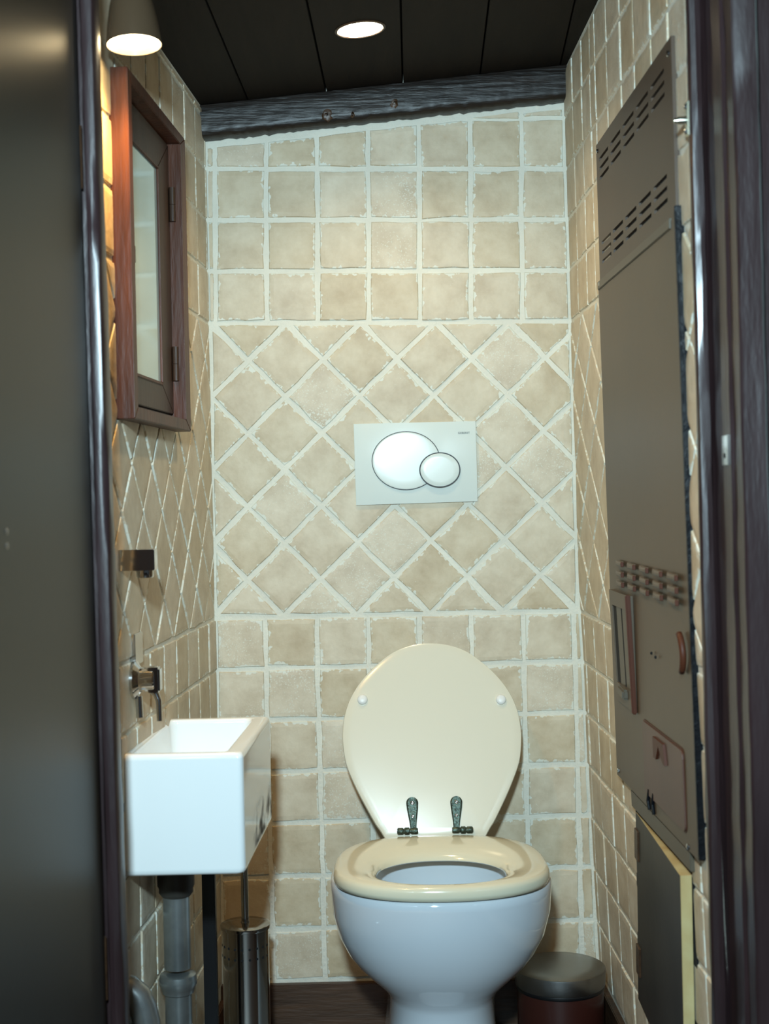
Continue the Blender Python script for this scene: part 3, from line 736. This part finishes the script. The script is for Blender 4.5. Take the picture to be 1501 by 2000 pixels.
for sgn, px0, py0, px1 in ((-1, 804.5, 1569, 807), (1, 890.5, 1567, 891)):
    top = lid_pt(px0, py0, 0); c = top
    bot = L0 + E1*((lid_pt(px1, 1620)-L0).x) + LD*.002
    ax = (bot-top); ln = ax.length; ax.normalize(); sd = ax.cross(LN).normalized()
    prof = []
    for i in range(13): a = R(-90+180*i/12)*1; prof.append((math.sin(a)*.0122, -math.cos(a)*.0122))
    prof = [( -.0122, 0)] if False else prof
    pts2 = prof + [(.0112, .012), (.0075, .036), (.0062, ln*.86), (.0085, ln), (-.0085, ln), (-.0062, ln*.86), (-.0075, .036), (-.0112, .012)]
    bm = bmesh.new(); rr = []
    for k, s in ((0, 1), (.003, 1), (.0048, .72)): rr.append([bm.verts.new(top + sd*(x*s) + ax*(y if s == 1 else y*.985+.0) + LN*k) for x, y in pts2])
    n = len(pts2)
    for A, B in zip(rr, rr[1:]):
        for i in range(n): bm.faces.new((A[i], A[(i+1) % n], B[(i+1) % n], B[i]))
    bm.faces.new(rr[0]); bm.faces.new(rr[-1])
    hg = tpart('hinge_strap', bm, M_verd, False, lid)
    for dd, r_ in ((0.0, .0042), (.0265, .0034)):
        b2 = bmesh.new(); lathe(b2, [(r_, 0), (r_*.9, .0016), (r_*.45, .002), (.0004, .0012)], top+ax*dd+LN*.0046, LN, 14); tpart('hinge_screw', b2, M_dchrome, True, lid)
    hb = bot + Vector((0, -.006, .0025))
    bm = bmesh.new(); lathe(bm, [(.0050, -.009), (.0062, -.007), (.0062, .004), (.0045, .006), (.0045, .007), (.0072, .009), (.0072, .017), (.005, .019), (.005, .0195), (.0068, .0215), (.0068, .031), (.0045, .033)], hb, (sgn, 0, 0), 18)
    auto_smooth(tpart('hinge_barrel', bm, M_verd), 50)

# ================================================================== washbasin
ws = thing('washbasin', 'small rectangular white ceramic washbasin on the left wall', 'washbasin', (-.30, 2.38, .543))
WI = ws.matrix_world.inverted()
def wpart(name, bm, m, smooth=False):
    o = bmo(name, bm, m, ws, smooth); o.matrix_parent_inverse = WI; return o
def bx(y): return lerp(-.2105, -.195, (y-2.195)/.367)
def wx(y): return XL-SL*(YB-y)-.010
ya, yb_ = 2.195, 2.562; zt, zb_ = .735, .545
WD, LD_ = .206, yb_-ya
def basin_ring(da, df, db, z, r_, n=6):
    """rounded rectangle: inset da at the sides, df in front, db at the back"""
    out = []
    for ca, cb, a in ((WD-da-r_, LD_-db-r_, 0), (da+r_, LD_-db-r_, 90), (da+r_, df+r_, 180), (WD-da-r_, df+r_, 270)):
        for i in range(n+1):
            t = R(a+90*i/n); p, q = ca+r_*math.cos(t), cb+r_*math.sin(t); y = ya+q
            out.append((bx(y)-WD+p, y, z))
    return out
bm = bmesh.new(); rings = []
for d, k, z, r_ in ((.010, 1, zb_, .010), (.004, 1, zb_+.0015, .010), (.0012, 1, zb_+.005, .010), (0, 1, zb_+.011, .010), (0, 1, zt-.010, .009), (.0008, 1, zt-.0055, .009), (.003, 1, zt-.0018, .009), (.0065, 1, zt, .009),
                    (.024, .5, zt, .012), (.0275, .55, zt-.0012, .014), (.0295, .58, zt-.0045, .015), (.031, .6, zt-.010, .016), (.036, .75, zt-.078, .020), (.042, .85, zt-.091, .022), (.056, .95, zt-.097, .024), (.080, 1, zt-.099, .020)):
    rings.append([bm.verts.new(p) for p in basin_ring(d, d*k, d*(1 if k == 1 else .8), z, r_)])
for A, B in zip(rings, rings[1:]):
    n = len(A)
    for i in range(n): bm.faces.new((A[i], A[(i+1) % n], B[(i+1) % n], B[i]))
bm.faces.new(rings[0]); bm.faces.new(rings[-1])
# object space = world for the painted reflection, so keep the mesh in world coordinates
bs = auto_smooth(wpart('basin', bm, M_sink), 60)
md = bs.modifiers.new('weighted', 'WEIGHTED_NORMAL'); md.weight = 100; md.keep_sharp = True
dx, dy = -.344, 2.375
bm = bmesh.new(); lathe(bm, [(.019, .640), (.019, .6425), (.010, .6435), (.009, .641)], (dx+.02, dy, 0), n=24); wpart('drain_ring', bm, M_chrome, True)
# trap
tp = thing('drain_trap', 'grey metal drain pipe and trap below the washbasin', 'pipe', (dx, dy, .2))
TPI = tp.matrix_world.inverted()
def trap_part(name, bm, m=M_pipe):
    o = bmo(name, bm, m, tp, True); o.matrix_parent_inverse = TPI; return auto_smooth(o, 45)
bm = bmesh.new(); lathe(bm, [(.031, .545), (.031, .484), (.0285, .479), (.0285, .472), (.024, .466)], (dx, dy, 0), n=32); trap_part('flange', bm, M_slate)
bm = bmesh.new(); lathe(bm, [(.0225, .53), (.0225, .345)], (dx, dy, 0), n=32); trap_part('tail_pipe', bm)
bm = bmesh.new(); lathe(bm, [(.0225, .338), (.030, .334), (.0315, .326), (.0315, .318), (.028, .312), (.0265, .304), (.0235, .302)], (dx, dy, 0), n=32); trap_part('slip_nut', bm)
bm = bmesh.new(); lathe(bm, [(.0225, .32), (.0225, .16)], (dx, dy, 0), n=32); trap_part('lower_pipe', bm)
px_, py_ = -.369, 2.207
bend = [(dx, dy, .17)] + [(lerp(dx, px_, (1-math.cos(a))/2), dy+(py_-dy)*(1-math.cos(a))/2, .17-.045*math.sin(a)) for a in [math.pi*i/12 for i in range(1, 12)]] + [(px_, py_, .18)]
q = [(px_, py_, .18), (px_, py_, .29), (px_-.0015, py_, .318), (px_-.006, py_, .340), (px_-.014, py_, .357), (px_-.026, py_, .368), (px_-.045, py_, .373)]
bm = bmesh.new(); tube(bm, bend, .0225, 20); trap_part('u_bend', bm)
bm = bmesh.new(); tube(bm, q, .0215, 20); trap_part('waste_elbow', bm)
# spout and mixer on the wall
sp = thing('wall_spout', 'square chrome spout sticking out of the left wall', 'tap', Wl(2.205, 1.03, .003))
SI = sp.matrix_world.inverted()
def spart(name, bm, m, par, inv):
    o = bmo(name, bm, m, par); o.matrix_parent_inverse = inv; return auto_smooth(o, 40)
xs = Wl(2.2, 1, .0)[0]
spart('spout_body', box(xs+.001, -.3395, 2.190, 2.222, 1.0195, 1.052, .0012), M_chrome, sp, SI)
bm = bmesh.new(); lathe(bm, [(.0135, 1.021), (.0135, 1.010), (.012, 1.008), (.010, 1.0085), (.009, 1.012)], (-.357, 2.206, 0), n=24); spart('aerator', bm, M_chrome, sp, SI)
mxr = thing('wall_mixer', 'chrome lever mixer with backplate on the wall above the washbasin', 'tap', Wl(2.27, .85, .003))
MI = mxr.matrix_world.inverted()
spart('backplate', wbox(Wl, 2.262, 2.315, .865, .915, .002, .009, .001), M_chrome, mxr, MI)
c = Vector(Wl(2.268, .842, .003))
bm = bmesh.new(); lathe(bm, [(.031, 0), (.031, .005), (.026, .008), (.020, .012), (.019, .034), (.017, .036)], c, (1, -SL, 0), 32); spart('rosette', bm, M_chrome, mxr, MI)
bm = box(c.x+.022, c.x+.044, c.y-.014, c.y+.016, c.z-.020, c.z+.020, .003); spart('knob', bm, M_chrome, mxr, MI)
bm = bmesh.new(); tube(bm, [(c.x+.030, c.y, c.z-.018), (c.x+.036, c.y, c.z-.024), (c.x+.040, c.y-.002, c.z-.034), (c.x+.041, c.y-.004, c.z-.066)], [.006, .0055, .005, .0045], 12); spart('lever', bm, M_chrome, mxr, MI)
bm = bmesh.new(); tube(bm, [(c.x+.008, c.y, c.z-.026), (c.x+.009, c.y, c.z-.060)], .006, 12); spart('supply_stub', bm, M_chrome, mxr, MI)

# ================================================================== black pole, toilet brush, bin
bm = box(-.331, -.307, 2.610, 2.634, 0, .56, .002)
tag(bmo('black_pole', bm, M_bpole), 'flat black pole standing behind the washbasin trap', 'pole')
tb = thing('toilet_brush', 'polished steel toilet brush holder with long handle in left corner', 'toilet brush', (-.266, 2.75, 0))
BI = tb.matrix_world.inverted()
def bpart(name, bm, m):
    o = bmo(name, bm, m, tb, True); o.matrix_parent_inverse = BI; return auto_smooth(o, 40)
bm = bmesh.new(); lathe(bm, [(.0455, 0), (.0455, .004), (.0450, .006), (.0450, .297), (.042, .297), (.042, .01)], (-.266, 2.75, 0), n=48); holder = bpart('holder', bm, M_dchrome)
bm = bmesh.new(); lathe(bm, [(.0478, .2965), (.0485, .299), (.0480, .3035), (.045, .3055), (.02, .3065), (.0085, .307), (.008, .31)], (-.266, 2.75, 0), n=48); bpart('holder_lid', bm, M_dchrome)
bm = bmesh.new(); lathe(bm, [(.0072, .05), (.0072, .53), (.006, .545), (.0005, .548)], (-.266, 2.75, 0), n=20); bpart('handle', bm, M_dchrome)
for z in (.2665, .2465):
    for i in range(-5, 4):
        a = R(-90+15+i*18.5); p = Vector((-.266+.0450*math.cos(a), 2.75+.0450*math.sin(a), z)); bm = bmesh.new()
        lathe(bm, [(.0026, -.001), (.0026, .0003), (.0005, .0004)], p, (math.cos(a), math.sin(a), 0), 10); o = bmo('vent_hole', bm, M_hole, holder)
pb = thing('pedal_bin', 'small round maroon bin with brushed steel lid right of toilet', 'bin', (.352, 2.83, 0))
PBI = pb.matrix_world.inverted()
def binpart(name, bm, m):
    o = bmo(name, bm, m, pb, True); o.matrix_parent_inverse = PBI; return auto_smooth(o, 40)
bm = bmesh.new(); lathe(bm, [(.084, 0), (.086, .006), (.086, .150)], (.352, 2.83, 0), n=56); binpart('body', bm, M_maroon)
bm = bmesh.new(); lathe(bm, [(.0885, .1475), (.0895, .149), (.0912, .176), (.0905, .1800), (.0885, .1815), (.060, .1850), (.02, .1862), (.001, .1863)], (.352, 2.83, 0), n=64); binpart('lid', bm, M_steel)
bm = bmesh.new(); lathe(bm, [(.0872, .140), (.0882, .142), (.0882, .1478), (.0872, .149)], (.352, 2.83, 0), n=56); binpart('collar', bm, M_bpole)

# ================================================================== lamps
# bell spot hanging near the left wall
LX, LY, LZ = -.342, 2.12, 1.803
sl = thing('bell_spotlight', 'lit bell shaped spotlight hanging beside the left wall', 'lamp', (LX, LY, LZ))
SLI = sl.matrix_world.inverted()
M_shade = mat('smoky_metal_shade', (.13, .085, .05), .25, metal=.4, coat=.5)
M_glow = mat('warm_glowing_bulb', (1, .9, .7), .5, emit=(1, .80, .45), estr=26)
def slpart(name, bm, m):
    o = bmo(name, bm, m, sl, True); o.matrix_parent_inverse = SLI; return auto_smooth(o, 50)
ax = Vector((.05, -.07, -1)).normalized()     # mouth tips slightly towards the doorway
O_ = Vector((LX, LY, LZ))
bm = bmesh.new(); lathe(bm, [(.0415, .000), (.0400, -.012), (.0375, -.032), (.0330, -.058), (.0270, -.080), (.0200, -.092), (.0100, -.097), (.0095, -.094), (.019, -.089), (.0255, -.078), (.0315, -.057), (.0360, -.031), (.0385, -.012), (.0400, .000), (.0415, 0)], O_, ax, 48, False); slpart('shade', bm, M_shade)
bm = bmesh.new(); lathe(bm, [(.0005, -.0045), (.020, -.005), (.034, -.007), (.0385, -.010), (.036, -.020), (.012, -.05)], O_, ax, 40); slpart('bulb_face', bm, M_glow)
bm = bmesh.new(); tube(bm, [O_-ax*.094, O_-ax*.115, (LX-.004, LY+.004, ceil_z(LX)-.012)], .006, 12); slpart('stem', bm, M_dchrome)
bm = bmesh.new(); lathe(bm, [(.028, 0), (.028, .010), (.02, .016), (.006, .017)], (LX-.004, LY+.004, ceil_z(LX)+.001), (0, 0, -1), 32); slpart('rose', bm, M_dchrome)
l = lamp_data('spotlight_light', 'SPOT', O_+ax*.004, (1, .56, .17), 20, spot_size=R(125), spot_blend=.7, shadow_soft_size=.03)
l.rotation_euler = ax.to_track_quat('-Z', 'Y').to_euler(); l.parent = sl; l.matrix_parent_inverse = SLI
# recessed downlight
D = on_ceil(703, 57)
dl_ = thing('recessed_downlight', 'round lit recessed downlight in the dark board ceiling', 'lamp', D)
DI = dl_.matrix_world.inverted(); nrm = Vector((.071/.765, 0, -1)).normalized()
def dpart2(name, bm, m):
    o = bmo(name, bm, m, dl_, True); o.matrix_parent_inverse = DI; return auto_smooth(o, 50)
bm = bmesh.new(); lathe(bm, [(.040, -.004), (.0465, -.001), (.0470, .0008), (.0455, .0022), (.0425, .0022), (.0410, -.002)], D, nrm, 48, False); dpart2('trim_ring', bm, M_dark)
M_glow2 = mat('warm_white_glass', (1, .95, .85), .5, emit=(1, .86, .60), estr=22)
bm = bmesh.new(); lathe(bm, [(.0415, -.003), (.041, .0010), (.03, .0016), (.001, .0018)], D, nrm, 48); dpart2('lens', bm, M_glow2)
l = lamp_data('downlight_light', 'SPOT', D+nrm*.006, (1, .78, .46), 16, spot_size=R(140), spot_blend=.8, shadow_soft_size=.035)
l.rotation_euler = nrm.to_track_quat('-Z', 'Y').to_euler(); l.parent = dl_; l.matrix_parent_inverse = DI

# ================================================================== hardware on the right door post
hk = thing('latch_hook', 'bright metal latch hook screwed on the right door post', 'hook', (.436, 1.91, 1.63))
HKI = hk.matrix_world.inverted()
def hpart(name, bm, m, par, inv):
    o = bmo(name, bm, m, par); o.matrix_parent_inverse = inv; return auto_smooth(o, 40)
p = at_y(1345, 235, 1.91); lx = .4355+LEAN*(p.z-1.2)
hpart('plate', box(lx-.0045, lx+.0005, 1.899, 1.914, p.z-.022, p.z+.024, .0015), M_bracket, hk, HKI)
bm = bmesh.new(); tube(bm, [(lx-.002, 1.906, p.z-.001), (lx-.014, 1.906, p.z-.001), (lx-.021, 1.906, p.z-.0015)], [.0058, .005, .0028], 14); hpart('peg', bm, M_bracket, hk, HKI)
for dz in (.017, -.016):
    bm = bmesh.new(); lathe(bm, [(.0042, 0), (.0036, .002), (.001, .003)], (lx-.0045, 1.907, p.z+dz), (-1, 0, 0), 12); hpart('screw', bm, M_chrome, hk, HKI)
k0 = at_y(1428, 772, 1.83).z; k1 = at_y(1430, 908, 1.83).z
sk = thing('strike_plate', 'worn metal strike plate let into the right door post', 'strike plate', (.457, 1.83, k1))
SKI = sk.matrix_world.inverted(); zc = (k0+k1)/2; sx = .4540+LEAN*(zc-1.2)
hpart('plate', box(sx-.0018, sx+.0030, 1.813, 1.845, k1, k1+.038, .0005), M_dchrome, sk, SKI)
bm = bmesh.new(); lathe(bm, [(.0036, 0), (.0036, .0006), (.0008, .0008)], (sx-.0018, 1.829, k1+.012), (-1, 0, 0), 12); hpart('screw_hole', bm, M_hole, sk, SKI)
